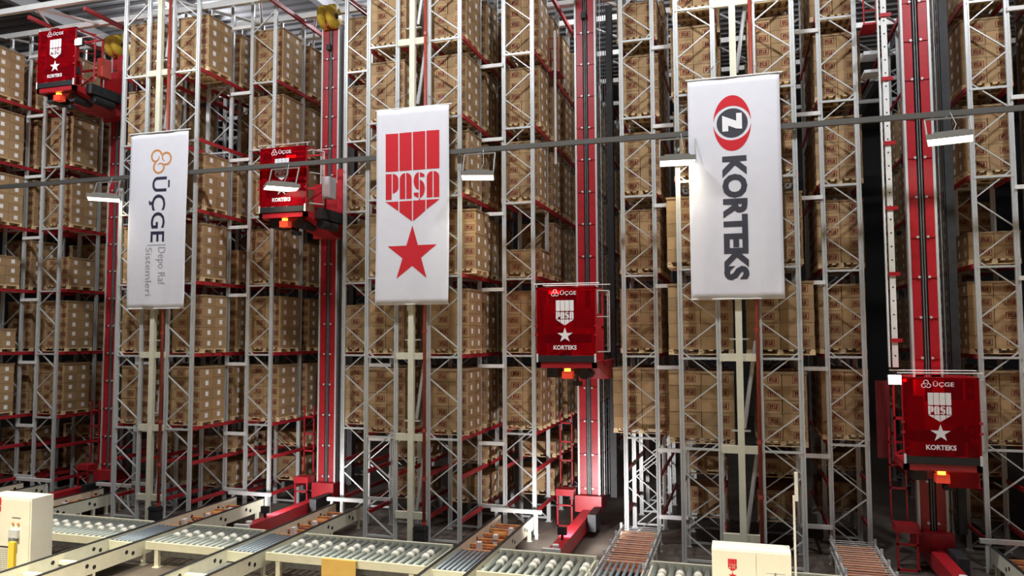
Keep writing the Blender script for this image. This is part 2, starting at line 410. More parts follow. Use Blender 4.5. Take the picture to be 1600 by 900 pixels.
def pallet_mesh(wx, wy):
    mb = MB(); hx, hy = wx / 2, wy / 2
    for sy in (-1, 0, 1):
        yc = sy * (hy - 0.06)
        mb.box(-hx, hx, yc - 0.05, yc + 0.05, 0.0, 0.022)
        for sx in (-1, 0, 1):
            xcn = sx * (hx - 0.07); mb.box(xcn - 0.07, xcn + 0.07, yc - 0.05, yc + 0.05, 0.022, 0.105)
    for i in range(7):
        xcn = -hx + 0.06 + i * (2 * hx - 0.12) / 6; mb.box(xcn - 0.055, xcn + 0.055, -hy, hy, 0.105, 0.14)
    return mb.mesh('pallet', wood)
def cap_mesh(wx, wy):
    mb = MB(); hx, hy = wx / 2 + 0.012, wy / 2 + 0.012
    mb.box(-hx, hx, -hy, hy, 0.006, 0.022); t = 0.008
    mb.box(-hx, hx, -hy, -hy + t, -0.035, 0.006); mb.box(-hx, hx, hy - t, hy, -0.035, 0.006)
    mb.box(-hx, -hx + t, -hy, hy, -0.035, 0.006); mb.box(hx - t, hx, -hy, hy, -0.035, 0.006)
    return mb.mesh('top_sheet', kraft_cap)
WX, WY = 0.62, 0.60
KIT = {'n': (WX, carton_mesh(WX, WY), pallet_mesh(2 * WX, 2 * WY), cap_mesh(2 * WX, 2 * WY)),
       'w': (0.86, carton_mesh(0.86, WY), pallet_mesh(2 * 0.86, 2 * WY), cap_mesh(2 * 0.86, 2 * WY))}
def load(b, kind, bay, f0, lev, layers=5, dx=0.0, dy=0.0, kit='n', side_only=False):
    x0, x1 = OFF[kind]; xc = pole_x(b) + (x0 + x1) / 2 + dx; yc = fy(bay) + BAY / 2 + dy
    place = 'front' if bay == f0 else ORD[bay - f0]
    size = 'Full' if layers == 5 else ('Low' if layers <= 2 else 'Part-high')
    lab = '%s carton load, %s bay, %s level, %s row of %s' % (size, place, ORD[lev], ROWW[kind], BLK[b])
    t = thing('pallet_load', lab, 'carton load', (xc, yc, LEVELS[lev]), 'palletised carton loads')
    wx, cm, pmesh, cap = KIT[kit]
    link('pallet', pmesh, t)
    right_vis = b < 3 or kind in ('iR', 'oR')
    if b == 4: right_vis = False
    for l in range(layers):
        z = 0.142 + l * CH
        for sx in (-1, 1):
            vis = b == 3 or (sx > 0) == right_vis
            for sy in (-1, 1):
                if sy > 0 and not vis: continue
                if side_only and not vis: continue
                jx = random.uniform(-0.006, 0.006); jy = random.uniform(-0.006, 0.006)
                o = link('carton', cm, t, (sx * wx / 2 + jx, sy * WY / 2 + jy, z))
    if not side_only: link('top_sheet', cap, t, (0, 0, 0.142 + layers * CH))
    return t

EMPTY = {(1, 'iR', 0, 6), (1, 'iR', 1, 6), (1, 'iL', 0, 5)}; LAY = {}; DX = {}; KITS = {}
LAY.update({(2, 'oR', 1, 4): 2, (0, 'oR', 1, 4): 3, (0, 'iR', 0, 4): 3, (0, 'iR', 0, 3): 2, (4, 'oL', 1, 4): 2,
            (1, 'oR', 2, 4): 4, (1, 'iR', 1, 4): 3, (3, 'oL', 1, 7): 3, (3, 'oR', 2, 5): 4, (2, 'oL', 1, 5): 3, (2, 'oL', 1, 3): 4})
KITS.update({(3, 'iL', 0, 2): 'w', (3, 'oL', 1, 2): 'w', (3, 'iR', 0, 3): 'w', (3, 'iL', 0, 3): 'w', (3, 'iL', 0, 4): 'w'})
DX.update({(3, 'iL', 0, 2): 0.0, (3, 'oL', 1, 2): -0.02, (2, 'iR', 0, 4): 0.26, (3, 'iL', 0, 3): 0.02, (3, 'iL', 0, 4): 0.02})
for b, kind, f0, f1 in ROWS:
    if b == 1 and kind == 'oL': continue
    nb = {'iL': 2, 'iR': 3}.get(kind, 2)
    if kind == 'oR': nb = {0: 3, 1: 4, 2: 10, 3: 2}[b]
    if kind == 'oL' and b == 4: nb = 7
    if (b, kind) == (0, 'iR'): nb = 3
    for n in range(nb):
        bay = f0 + n
        for lev in range(2, 8):
            if lev == 7 and b in (3, 4) and n > 1: continue
            key = (b, kind, bay, lev)
            if key in EMPTY: continue
            load(b, kind, bay, f0, lev, LAY.get(key, 5), DX.get(key, random.uniform(-0.04, 0.05)),
                 random.uniform(-0.05, 0.05), KITS.get(key, 'n'), n >= 3)
        if (b, kind) in ((3, 'oL'), (2, 'oL')): continue
        if n in (1, 2) or (kind[0] == 'o' and n < 4 and n > 0):
            load(b, kind, bay, f0, 1, 1, random.uniform(-0.04, 0.04), 0, 'n', False)
            load(b, kind, bay, f0, 0, 2, random.uniform(-0.04, 0.04), 0, 'n', False)

# ------------------------------------------------------------------ hanging banners
BW, BH, BZ = 2.35, 5.93, 6.99
def banner(b, seed, label):
    X = pole_x(b) + {1: 0.22, 2: 0.09, 3: -0.02}[b]
    t = thing('hanging_banner', label, 'banner', (X, 20.72, BZ), 'white banners on the rack fronts')
    rnd = random.Random(seed); ph = [rnd.uniform(0, 6.28) for _ in range(4)]
    def wave(u, v):
        fall = 0.35 + 0.65 * (1 - v)
        return fall * (0.022 * math.sin(u * 9 + ph[0] + 1.2 * v) + 0.012 * math.sin(u * 19 + ph[1] - 2 * v)) + 0.02 * math.sin(v * 6 + ph[2]) \
            + 0.05 * max(0.0, u - 0.86) * max(0.0, 0.1 - v) * 60 * -1
    nu, nv = 24, 32
    def P(u, v, off=0.0): return Vector(((u - 0.5) * BW, wave(u, v) - off, v * BH))
    mb = MB()
    vs = [P(i / nu, j / nv) for j in range(nv + 1) for i in range(nu + 1)]
    vs += [P(i / nu, j / nv, -0.004) for j in range(nv + 1) for i in range(nu + 1)]
    n0 = (nu + 1) * (nv + 1); fs = []
    for j in range(nv):
        for i in range(nu):
            a = j * (nu + 1) + i; fs.append((a, a + 1, a + nu + 2, a + nu + 1)); fs.append((n0 + a + nu + 1, n0 + a + nu + 2, n0 + a + 1, n0 + a))
    for i in range(nu):
        a = i; fs.append((a + 1, a, n0 + a, n0 + a + 1)); a = nv * (nu + 1) + i; fs.append((a, a + 1, n0 + a + 1, n0 + a))
    for j in range(nv):
        a = j * (nu + 1); c = a + nu + 1; fs.append((a, c, n0 + c, n0 + a)); a += nu; c += nu; fs.append((c, a, n0 + a, n0 + c))
    mb.add(vs, fs); smooth(obj('cloth', mb, cloth, t))
    obj('top_rod', MB().cyl((-BW / 2 - 0.05, 0.0, BH + 0.01), (BW / 2 + 0.09, 0.0, BH + 0.01), 0.022, 8), white_paint, t)
    obj('bottom_rod', MB().cyl((-BW / 2, 0.012, 0.012), (BW / 2, 0.012, 0.012), 0.016, 8), white_paint, t)
    obj('hanging_cord', MB().tube([(-0.9, 0, BH + 0.02), (-0.3, 0.34, BH + 0.6)], 0.008, 5).tube([(0.9, 0, BH + 0.02), (0.2, 0.34, BH + 0.6)], 0.008, 5), galv_dark, t)
    cuts = ([i / nu for i in range(nu + 1)], [j / nv for j in range(nv + 1)])
    def put(name, vf, m, off): decal(name, vf, lambda u, v: P(u, v, off), m, t, cuts)
    return put
o1 = 0.006
put = banner(1, 3, 'white banner with orange knot emblem, dark lettering running down, left')
put('knot_emblem', knot_polys(0.53, 0.838, 0.19, 0.075, 0.25, 0.36), v_orange, o1)
put('dark_lettering', text_in('ŪÇGE', (0.36, 0.70, 0.375, 0.745), 0.012, True), v_navy, o1)
put('divider_line', polys([(0.36, 0.356), (0.66, 0.356), (0.66, 0.360), (0.36, 0.360)]), v_grey, o1)
put('thin_lettering', text_in('Depo Raf', (0.50, 0.655, 0.135, 0.345), -0.004, True), v_grey, o1)
put('thin_lettering', text_in('Sistemleri', (0.335, 0.445, 0.075, 0.345), -0.004, True), v_grey, o1)
put = banner(2, 5, 'white banner with red shield and large red star, middle')
put('shield_emblem', shield_polys(0.131, 0.872, 0.874, 0.418), v_red, o1)
put('star_emblem', star_poly(0.50, 0.252, 0.355, 0.148), v_red, o1)
put = banner(3, 9, 'white banner with red oval emblem and bold grey lettering, right')
ell = []
for s in (1, -1):
    n = 20; outer = arc_pts(0.485, 0.790, 0.205, 0.127, 0.12, PI - 0.12, n); inner = arc_pts(0.485, 0.790, 0.203, 0.0785, 0.12, PI - 0.12, n)
    if s < 0: outer = [(u, 1.58 - v) for u, v in outer]; inner = [(u, 1.58 - v) for u, v in inner]
    for i in range(n): ell.append([outer[i], outer[i + 1], inner[i + 1], inner[i]])
put('oval_cap', polys(*ell[:20]), v_red, o1)
put('oval_cap', polys(*ell[20:]), v_red, o1)
put('emblem_disc', polys(arc_pts(0.485, 0.790, 0.168, 0.0665, 0, 2 * PI - 0.16, 38)), v_dark, o1)
Nn = [[(250, 345), (335, 382), (335, 570), (250, 570)], [(450, 325), (530, 325), (530, 550), (450, 541)], [(335, 382), (450, 432), (450, 541), (335, 490)]]
put('emblem_letter', polys(*[[(0.485 + (x - 390) / 220 * 0.168, 0.790 - (y - 457) / 205 * 0.0665) for x, y in p] for p in Nn]), v_white, 0.011)
put('bold_lettering', text_in('KORTEKS', (0.365, 0.635, 0.085, 0.640), 0.05, True), v_dark, o1)

# ------------------------------------------------------------------ stacker cranes
mast_top = {1: 17.25, 2: 17.25, 3: 17.4, 4: 17.4}
def crane(n, Xc, Ym, zb, label, side_box=None, flood=None, guide=False, sig=None):
    t = thing('stacker_crane', label, 'stacker crane', (Xc, 21.0, 0), 'red stacker cranes in the aisles')
    ym = Ym - 21.0; top = mast_top[n]
    ms = obj('mast', MB().box(-0.30, -0.085, ym, ym + 0.55, 0.55, top).box(0.085, 0.30, ym, ym + 0.55, 0.55, top).box(-0.09, 0.09, ym + 0.12, ym + 0.5, 0.55, top), red, t)
    box_obj('mast_groove', black, ms, -0.085, 0.085, ym + 0.06, ym + 0.12, 0.6, top - 0.2)
    for s in (-1, 1):
        obj('guide_angle', MB().box(s * 0.30, s * 0.36, ym - 0.03, ym + 0.02, 0.5, top).box(s * 0.30, s * 0.315, ym, ym + 0.4, 0.5, top), galv, ms)
    obj('centre_rail', MB().box(-0.035, -0.022, ym - 0.02, ym + 0.06, 0.8, top).box(0.022, 0.035, ym - 0.02, ym + 0.06, 0.8, top), galv_dark, ms)
    rb = MB().box(-0.30, -0.085, -0.025, 0.0, -0.02, 0.02).box(0.085, 0.30, -0.025, 0.0, -0.02, 0.02).mesh('splice_rib', red)
    bo = MB().cyl((-0.12, -0.05, 0), (-0.12, 0, 0), 0.035, 8).mesh('rail_bolt', galv)
    z = 1.2; k = 0
    while z < top - 0.3:
        link('splice_rib', rb, ms, (0, ym, z))
        for sx in (0, 0.24): link('rail_bolt', bo, ms, (sx, ym, z))
        z += 1.06; k += 1
    # cables and dark conduit beside the mast
    for i, xx in enumerate((0.42, 0.47, 0.53, 0.60)):
        obj('cable', MB().box(xx - 0.012, xx + 0.012, ym + 0.05 + 0.06 * i, ym + 0.075 + 0.06 * i, 1.0, top - 0.1), black if i != 1 else galv_dark, ms)
    box_obj('conduit', dark, ms, 0.64, 0.84, ym + 0.25, ym + 0.5, 0.9, top - 0.4)
    # base beam with wheel box, and steps at the foot of the mast
    bb = obj('base_beam', MB().box(-0.16, 0.16, -1.65, ym + 0.9, 0.16, 0.58), red, t)
    obj('end_plate', MB().box(-0.30, 0.18, -1.75, -1.65, 0.10, 0.62), white_paint, bb)
    smooth(obj('wheel', MB().cyl((-0.08, -1.2, 0.22), (0.08, -1.2, 0.22), 0.22, 16), galv_dark, bb))
    obj('bolt_ring', MB().cyl((0, -1.45, 0.58), (0, -1.45, 0.66), 0.09, 12), white_paint, bb)
    box_obj('side_motor', dark, bb, 0.20, 0.45, ym - 1.4, ym - 0.4, 0.2, 0.7)
    box_obj('mast_foot', red, bb, -0.42, 0.42, ym - 0.25, ym + 0.75, 0.5, 1.0)
    st = obj('step_frame', MB().box(-0.98, -0.42, ym - 0.5, ym - 0.05, 1.02, 1.22).box(-0.96, -0.91, ym - 0.48, ym - 0.43, 0.05, 1.02).box(-0.50, -0.45, ym - 0.48, ym - 0.43, 0.05, 1.02)
             .box(-0.96, -0.45, ym - 0.48, ym - 0.44, 0.05, 0.11).box(-0.96, -0.45, ym - 0.48, ym - 0.44, 0.70, 0.75), red, t)
    gr = galv_dark
    # ladder-like cage left of the mast foot
    obj('ladder', MB().box(-0.98, -0.94, ym + 0.1, ym + 0.15, 1.2, 3.6).box(-0.60, -0.56, ym + 0.1, ym + 0.15, 1.2, 3.6)
        .box(-0.98, -0.56, ym + 0.1, ym + 0.14, 2.0, 2.05).box(-0.98, -0.56, ym + 0.1, ym + 0.14, 2.6, 2.65).box(-0.98, -0.56, ym + 0.1, ym + 0.14, 3.2, 3.25), red, t)
    # ---- lifting carriage with operator cabin
    hw = 0.855; z0 = zb; pz0 = zb + 0.36; pz1 = zb + 2.28
    ca = obj('carriage_frame', MB().box(-hw, hw, 0.0, 0.14, z0, z0 + 0.16).box(-hw, -hw + 0.12, 0, ym, z0, z0 + 0.16).box(hw - 0.12, hw, 0, ym, z0, z0 + 0.16)
             .box(-hw, hw, 1.25, 1.37, z0, z0 + 0.16).box(-0.5, 0.5, ym - 0.22, ym - 0.05, z0 - 0.35, z0 + 1.6), red, t)
    obj('underside_motor', MB().box(-0.62, -0.30, 0.25, 0.9, z0 - 0.28, z0).cyl((0.45, 0.3, z0 - 0.16), (0.45, 1.1, z0 - 0.16), 0.17, 14).box(0.1, 0.30, 0.5, 1.4, z0 - 0.2, z0), dark, ca)
    obj('lower_wedge', MB().add([(-hw * 0.2, 0.3, z0), (hw, 0.3, z0), (hw, ym - 0.2, z0), (-hw * 0.2, ym - 0.2, z0), (0.2, ym - 1.0, z0 - 0.42), (hw, ym - 1.0, z0 - 0.42), (hw, ym - 0.3, z0 - 0.42), (0.2, ym - 0.3, z0 - 0.42)],
        [(0, 1, 5, 4), (1, 2, 6, 5), (2, 3, 7, 6), (3, 0, 4, 7), (4, 5, 6, 7)]), red, ca)
    bc = obj('beacon_box', MB().box(-0.14, 0.16, 0.06, 0.3, z0 - 0.30, z0 - 0.10), mat('beacon_red_%d' % n, (0.75, 0.06, 0.03), 0.4, emit=(1, 0.08, 0.03), estr=0.5), ca)
    smooth(obj('beacon_lens', MB().cyl((0.0, 0.16, z0 - 0.10), (0.0, 0.16, z0 - 0.02), 0.09, 12), amber_glow, bc))
    obj('unlit_housing', MB().box(0.10, 0.34, 0.38, 0.60, z0 - 0.52, z0 - 0.40).box(0.19, 0.25, 0.46, 0.52, z0 - 0.42, z0), dark, ca)  # added housing for a downward lamp; no light is placed in it
    cb = obj('cabin_frame', MB().box(-hw, -hw + 0.05, 0.0, 0.06, z0 + 0.16, pz1).box(hw - 0.05, hw, 0.0, 0.06, z0 + 0.16, pz1).box(-hw, hw, 0.0, 0.06, pz1 - 0.05, pz1)
             .box(-hw, -hw + 0.05, 1.2, 1.26, z0 + 0.16, pz1).box(hw - 0.05, hw, 1.2, 1.26, z0 + 0.16, pz1).box(-hw, -hw + 0.05, 0, 1.26, pz1 - 0.05, pz1).box(hw - 0.05, hw, 0, 1.26, pz1 - 0.05, pz1).box(-hw, hw, 1.2, 1.26, pz1 - 0.05, pz1)
             .box(-hw, hw, 0.06, 1.25, z0 + 0.16, z0 + 0.20), red, t)
    obj('back_brace', MB().box(-hw, hw, 1.2, 1.24, z0 + 1.1, z0 + 1.18).beam((-hw, 1.22, z0 + 0.2), (hw, 1.22, z0 + 1.1), 0.05, 0.05), red, cb)
    box_obj('bumper_strip', black, cb, -hw + 0.06, hw - 0.06, -0.03, 0.05, z0 + 0.17, z0 + 0.345)
    box_obj('bumper_post', white_paint, cb, -hw, -hw + 0.05, -0.035, 0.0, z0 + 0.16, z0 + 0.40)
    box_obj('bumper_post', white_paint, cb, hw - 0.05, hw, -0.035, 0.0, z0 + 0.16, z0 + 0.40)
    pn = box_obj('front_panel', red_glass, cb, -hw + 0.02, hw - 0.02, -0.02, -0.008, pz0, pz1 - 0.01)
    box_obj('seat_back', red, cb, -0.25, 0.30, 0.75, 0.85, z0 + 0.5, z0 + 1.35)
    box_obj('control_desk', dark, cb, -0.65, 0.65, 0.12, 0.45, z0 + 0.7, z0 + 0.95)
    box_obj('inner_board', red, cb, 0.12, 0.78, 0.2, 0.24, pz0 + 0.75, pz0 + 1.35)
    box_obj('inner_board', red, cb, -0.70, -0.32, 0.2, 0.24, pz0 + 0.6, pz0 + 1.45)
    # white print on the panel
    H = pz1 - pz0
    def fn(u, v): return Vector((-hw + u * 2 * hw, -0.023, pz0 + v * H))
    decal('knot_emblem', knot_polys(0.32, 0.91, 0.068, 0.058, PI / 2, 0.42), fn, v_white, pn)
    decal('white_lettering', text_in('ŪÇGE', (0.41, 0.68, 0.872, 0.955), 0.012), fn, v_white, pn)
    decal('shield_emblem', shield_polys(0.335, 0.635, 0.805, 0.435), fn, v_white, pn)
    decal('star_emblem', star_poly(0.485, 0.29, 0.135, 0.115), fn, v_white, pn)
    decal('bold_lettering', text_in('KORTEKS', (0.29, 0.68, 0.08, 0.145), 0.035), fn, v_white, pn)
    # grab rails / cage on the right side, roof rails
    g = MB().tube([(hw, 0.2, pz1 - 0.1), (hw + 0.28, 0.6, pz1 - 0.1), (hw + 0.28, 0.6, z0 + 0.45), (hw, 0.2, z0 + 0.45)], 0.022, 6)
    g.tube([(hw, 0.2, (z0 + pz1) / 2 + 0.3), (hw + 0.28, 0.6, (z0 + pz1) / 2 + 0.3)], 0.018, 6).tube([(hw + 0.23, 0.6, pz1 - 0.1), (hw + 0.23, 0.6, z0 + 0.45)], 0.012, 5)
    obj('guard_rail', g, galv if n != 1 else red, t)
    obj('roof_rail', MB().tube([(-hw - 0.08, 0.05, pz1 + 0.10), (hw + 0.1, 0.05, pz1 + 0.10)], 0.016, 6).tube([(-hw - 0.08, 1.1, pz1 + 0.12), (hw + 0.24, 1.1, pz1 + 0.12)], 0.016, 6)
        .tube([(-hw, 0.05, pz1), (-hw, 0.05, pz1 + 0.1)], 0.014, 6).tube([(hw, 0.05, pz1), (hw, 0.05, pz1 + 0.1)], 0.014, 6), galv, t)
    for zz in (z0 + 0.9, z0 + 1.15):
        for s in (-1, 1): box_obj('panel_clamp', red, pn, s * hw - 0.04, s * hw + 0.04, -0.05, -0.02, zz, zz + 0.06)
    if side_box:
        sb = obj('switch_box', MB().box(hw + 0.02, hw + 0.29, 0.95, 1.35, z0 + 0.75, z0 + 1.45), side_box, t)
        box_obj('switch_box_lid', side_box, sb, hw + 0.04, hw + 0.27, 0.93, 0.95, z0 + 0.78, z0 + 1.42)
        obj('side_machinery', MB().box(hw + 0.02, hw + 0.27, 0.5, 1.9, z0 + 0.0, z0 + 0.35).cyl((hw + 0.12, 0.7, z0 - 0.15), (hw + 0.12, 1.6, z0 - 0.15), 0.16, 12), dark, t)
        box_obj('side_plate', red, t, hw + 0.02, hw + 0.28, 1.9, 1.96, z0 - 0.1, z0 + 1.9)
    else:
        box_obj('side_plate', dark_red, t, -hw - 0.36, -hw - 0.02, 1.5, 1.56, z0 + 0.05, z0 + 2.1)
    if flood:
        fx, fz, pw_ = flood
        fl = obj('floodlight', MB().box(fx - 0.16, fx + 0.16, 0.0, 0.12, pz0 + fz - 0.13, pz0 + fz + 0.13), dark, t)
        box_obj('floodlight_lens', flood_glow, fl, fx - 0.14, fx + 0.14, -0.012, 0.0, pz0 + fz - 0.11, pz0 + fz + 0.11)
        o = spot('floodlight_beam', (fx, -0.05, pz0 + fz), (fx * 2, -3, pz0 + fz + (0.6 if n == 1 else -1.2)), pw_, (1, .96, 1), 2.7); o.parent = t
    if sig:
        for sx, sz, sl in sig:
            sg = obj('signal_lamp', MB().box(sx - sl, sx + sl, 0.015, 0.05, pz0 + sz - 0.035, pz0 + sz + 0.035), red_glow, cb)
    # small red lamp inside the cabin
    li = bpy.data.lights.new('cabin_lamp', 'POINT'); li.energy = 18; li.color = (1.0, 0.35, 0.3); li.shadow_soft_size = 0.1
    lo = bpy.data.objects.new('cabin_lamp', li); C.objects.link(lo); lo.location = (-0.2, 0.55, pz1 - 0.25); lo.parent = t
    if guide:
        gx = -0.78
    if guide and n == 4:
        gd = obj('ladder_strip', MB().box(gx - 0.07, gx + 0.07, ym - 0.15, ym - 0.11, pz1 + 0.2 if n == 4 else 0.6, top).box(gx - 0.16, gx - 0.12, ym - 0.15, ym - 0.05, pz1 + 0.2 if n == 4 else 0.6, top), white_paint, t)
        hole = MB().cyl((0, -0.004, 0), (0, 0.0, 0), 0.022, 8).mesh('strip_hole', black)
        cl = MB().box(-0.1, 0.18, -0.03, 0.03, -0.05, 0.05).mesh('strip_clamp', red)
        z = (pz1 + 0.5) if n == 4 else 8.0; k = 0
        while z < top - 0.2:
            link('strip_hole', hole, gd, (gx, ym - 0.152, z)); z += 0.36
        z = (pz1 + 0.9) if n == 4 else 2.0
        while z < top: link('strip_clamp', cl, gd, (gx, ym - 0.16, z)); z += 1.75
    if guide:
        # service platform near the top
        if n == 3: obj('stand_pipe', MB().cyl((-1.0, ym - 0.1, 11.7), (-1.0, ym - 0.1, 16.2), 0.045, 8), white_paint, t)
        zp = 14.55 if n == 4 else 14.9
        pf = obj('service_platform', MB().box(gx - 0.48, gx - 0.1, ym, ym + 0.8, zp - 0.05, zp), red, t)
        r = MB()
        for px_ in (gx - 0.46, gx - 0.15):
            r.tube([(px_, ym + 0.03, zp), (px_, ym + 0.03, zp + 1.1)], 0.022, 6)
        for zz in (0.35, 0.75, 1.1): r.tube([(gx - 0.46, ym + 0.03, zp + zz), (gx - 0.15, ym + 0.03, zp + zz)], 0.018, 6)
        obj('platform_rail', r, red, pf)
        if n == 4:
            box_obj('wind_plate', grey_box, pf, gx - 0.48, gx - 0.1, ym + 0.1, ym + 0.7, zp - 0.85, zp - 0.75)
            box_obj('wind_plate', grey_box, pf, gx - 0.48, gx - 0.1, ym + 0.1, ym + 0.7, zp - 1.35, zp - 1.27)
    if True:
        for sx in (-0.17, 0.17):
            w_ = smooth(obj('pulley_wheel', MB().cyl((sx - 0.10, ym - 0.12, top + 0.30), (sx + 0.10, ym - 0.12, top + 0.30), 0.43, 22), yellow, t))
            obj('pulley_hub', MB().cyl((sx - 0.13, ym - 0.12, top + 0.30), (sx + 0.13, ym - 0.12, top + 0.30), 0.10, 12), dark, w_)
        obj('pulley_bracket', MB().box(-0.05, 0.05, ym - 0.3, ym + 0.3, top - 0.1, top + 0.4), red, t)
        box_obj('limit_box', dark, ms, -0.1, 0.05, ym - 0.16, ym - 0.02, top - 0.9, top - 0.7)
    return t
box_red = mat('orange_red_enamel', (0.62, 0.10, 0.07), 0.45)  # even orange-red enamel for the leftmost crane's switch box
crane(1, -23.32, 23.88, 14.87, 'stacker crane with raised cabin at top left, beside orange-red switch box', box_red, (0.98, 1.35, 900), False, None)
crane2 = crane(2, -13.90, 23.9, 9.86, 'stacker crane between left and middle banners, grey switch box beside cabin', grey_box, None, False, [(0.27, 1.60, 0.16)])
crane3 = crane(3, -4.67, 24.25, 5.15, 'stacker crane at centre with brightly lit mast foot, right of star banner', None, None, True, [(-0.32, 1.78, 0.17)])
crane(4, 4.70, 22.2, 2.72, 'stacker crane right of oval-emblem banner with lowest cabin', None, (-1.0, 1.85, 60), True, [(-0.78, 1.84, 0.04)])
# floodlights on the base beams of the two middle cranes, shining back at the mast feet
for cr, xc_, ym_, pw_ in ((crane2, -13.90, 23.9, 700), (crane3, -4.67, 24.25, 1300)):
    bf = obj('base_floodlight', MB().box(-0.12, 0.12, -0.72, -0.60, 0.72, 0.92).box(-0.03, 0.03, -0.69, -0.63, 0.58, 0.72), dark, cr)
    box_obj('floodlight_lens', flood_glow, bf, -0.10, 0.10, -0.60, -0.592, 0.74, 0.90)
    o = spot('base_floodlight_beam', (0, -0.55, 0.83), (0, ym_ - 21.0, 1.25), pw_, (1, 0.97, 0.98), 2.5, 1.0); o.parent = cr

# ------------------------------------------------------------------ roller conveyors in front of the racks
CZ = 0.60; Y0, Y1 = 16.92, 18.74
rl = MB().cyl((0, Y0 + 0.08, 0), (0, Y1 - 0.08, 0), 0.068, 10).mesh('roller', roller_m)
for p in rl.polygons: p.use_smooth = True
rlb = MB().cyl((0, Y0 + 0.06, 0), (0, Y1 - 0.06, 0), 0.04, 10).mesh('roller', roller_blue)
for p in rlb.polygons: p.use_smooth = True
wh = MB().cyl((0, -0.05, 0), (0, 0.05, 0), 0.10, 12).mesh('white_wheel', wheel_m)
for p in wh.polygons: p.use_smooth = True
leg_me = MB().box(-0.06, 0.06, -0.05, 0.05, 0.0, CZ - 0.12).box(-0.10, 0.10, -0.09, 0.09, 0, 0.02).mesh('leg', cream)
def cross_conveyor(xa, xb, label):
    t = thing('roller_conveyor', label, 'conveyor', (xa, 0, 0), 'cream roller conveyors along the rack front')
    L = xb - xa
    box_obj('side_rail', cream, t, 0, L, Y1 - 0.06, Y1 + 0.02, CZ - 0.14, CZ + 0.08)
    box_obj('side_rail', cream, t, 0, L, Y0 - 0.02, Y0 + 0.06, CZ - 0.14, CZ + 0.05)
    for x_ in (0.03, L - 0.03): box_obj('end_rail', cream, t, x_ - 0.03, x_ + 0.03, Y0 + 0.06, Y1 - 0.06, CZ - 0.14, CZ - 0.01)
    n = int((L - 0.2) / 0.20); st = (L - 0.24) / n
    for i in range(n + 1):
        x = 0.12 + i * st
        r = link('roller', rl, t, (x, 0, CZ))
        if i % 2 == 1:
            for yy in (17.72, 18.02): link('white_wheel', wh, r, (0, yy, 0.02))
    k = max(2, int(L / 1.7) + 1)
    for i in range(k):
        x = 0.35 + i * (L - 0.7) / (k - 1)
        for yy in (Y0 + 0.04, Y1 - 0.04): link('leg', leg_me, t, (x, yy, 0))
        box_obj('cross_tie', cream, t, x - 0.04, x + 0.04, Y0 + 0.09, Y1 - 0.09, 0.18, 0.26)
    box_obj('chain_guard', galv_dark, t, 0.1, L - 0.1, Y0 + 0.1, Y0 + 0.25, 0.28, 0.42)
cross_conveyor(-22.6, -16.55, 'long roller conveyor with white wheels running behind the left control cabinet')
cross_conveyor(-15.20, -12.78, 'short roller conveyor with white wheels below crane right of first banner')
cross_conveyor(-11.52, -7.20, 'roller conveyor with white wheels below the star banner')
cross_conveyor(-5.92, -3.45, 'roller conveyor with white wheels in front of the brightly lit crane')
cross_conveyor(-2.12, 2.10, 'roller conveyor with white wheels behind the white double-door cabinet')

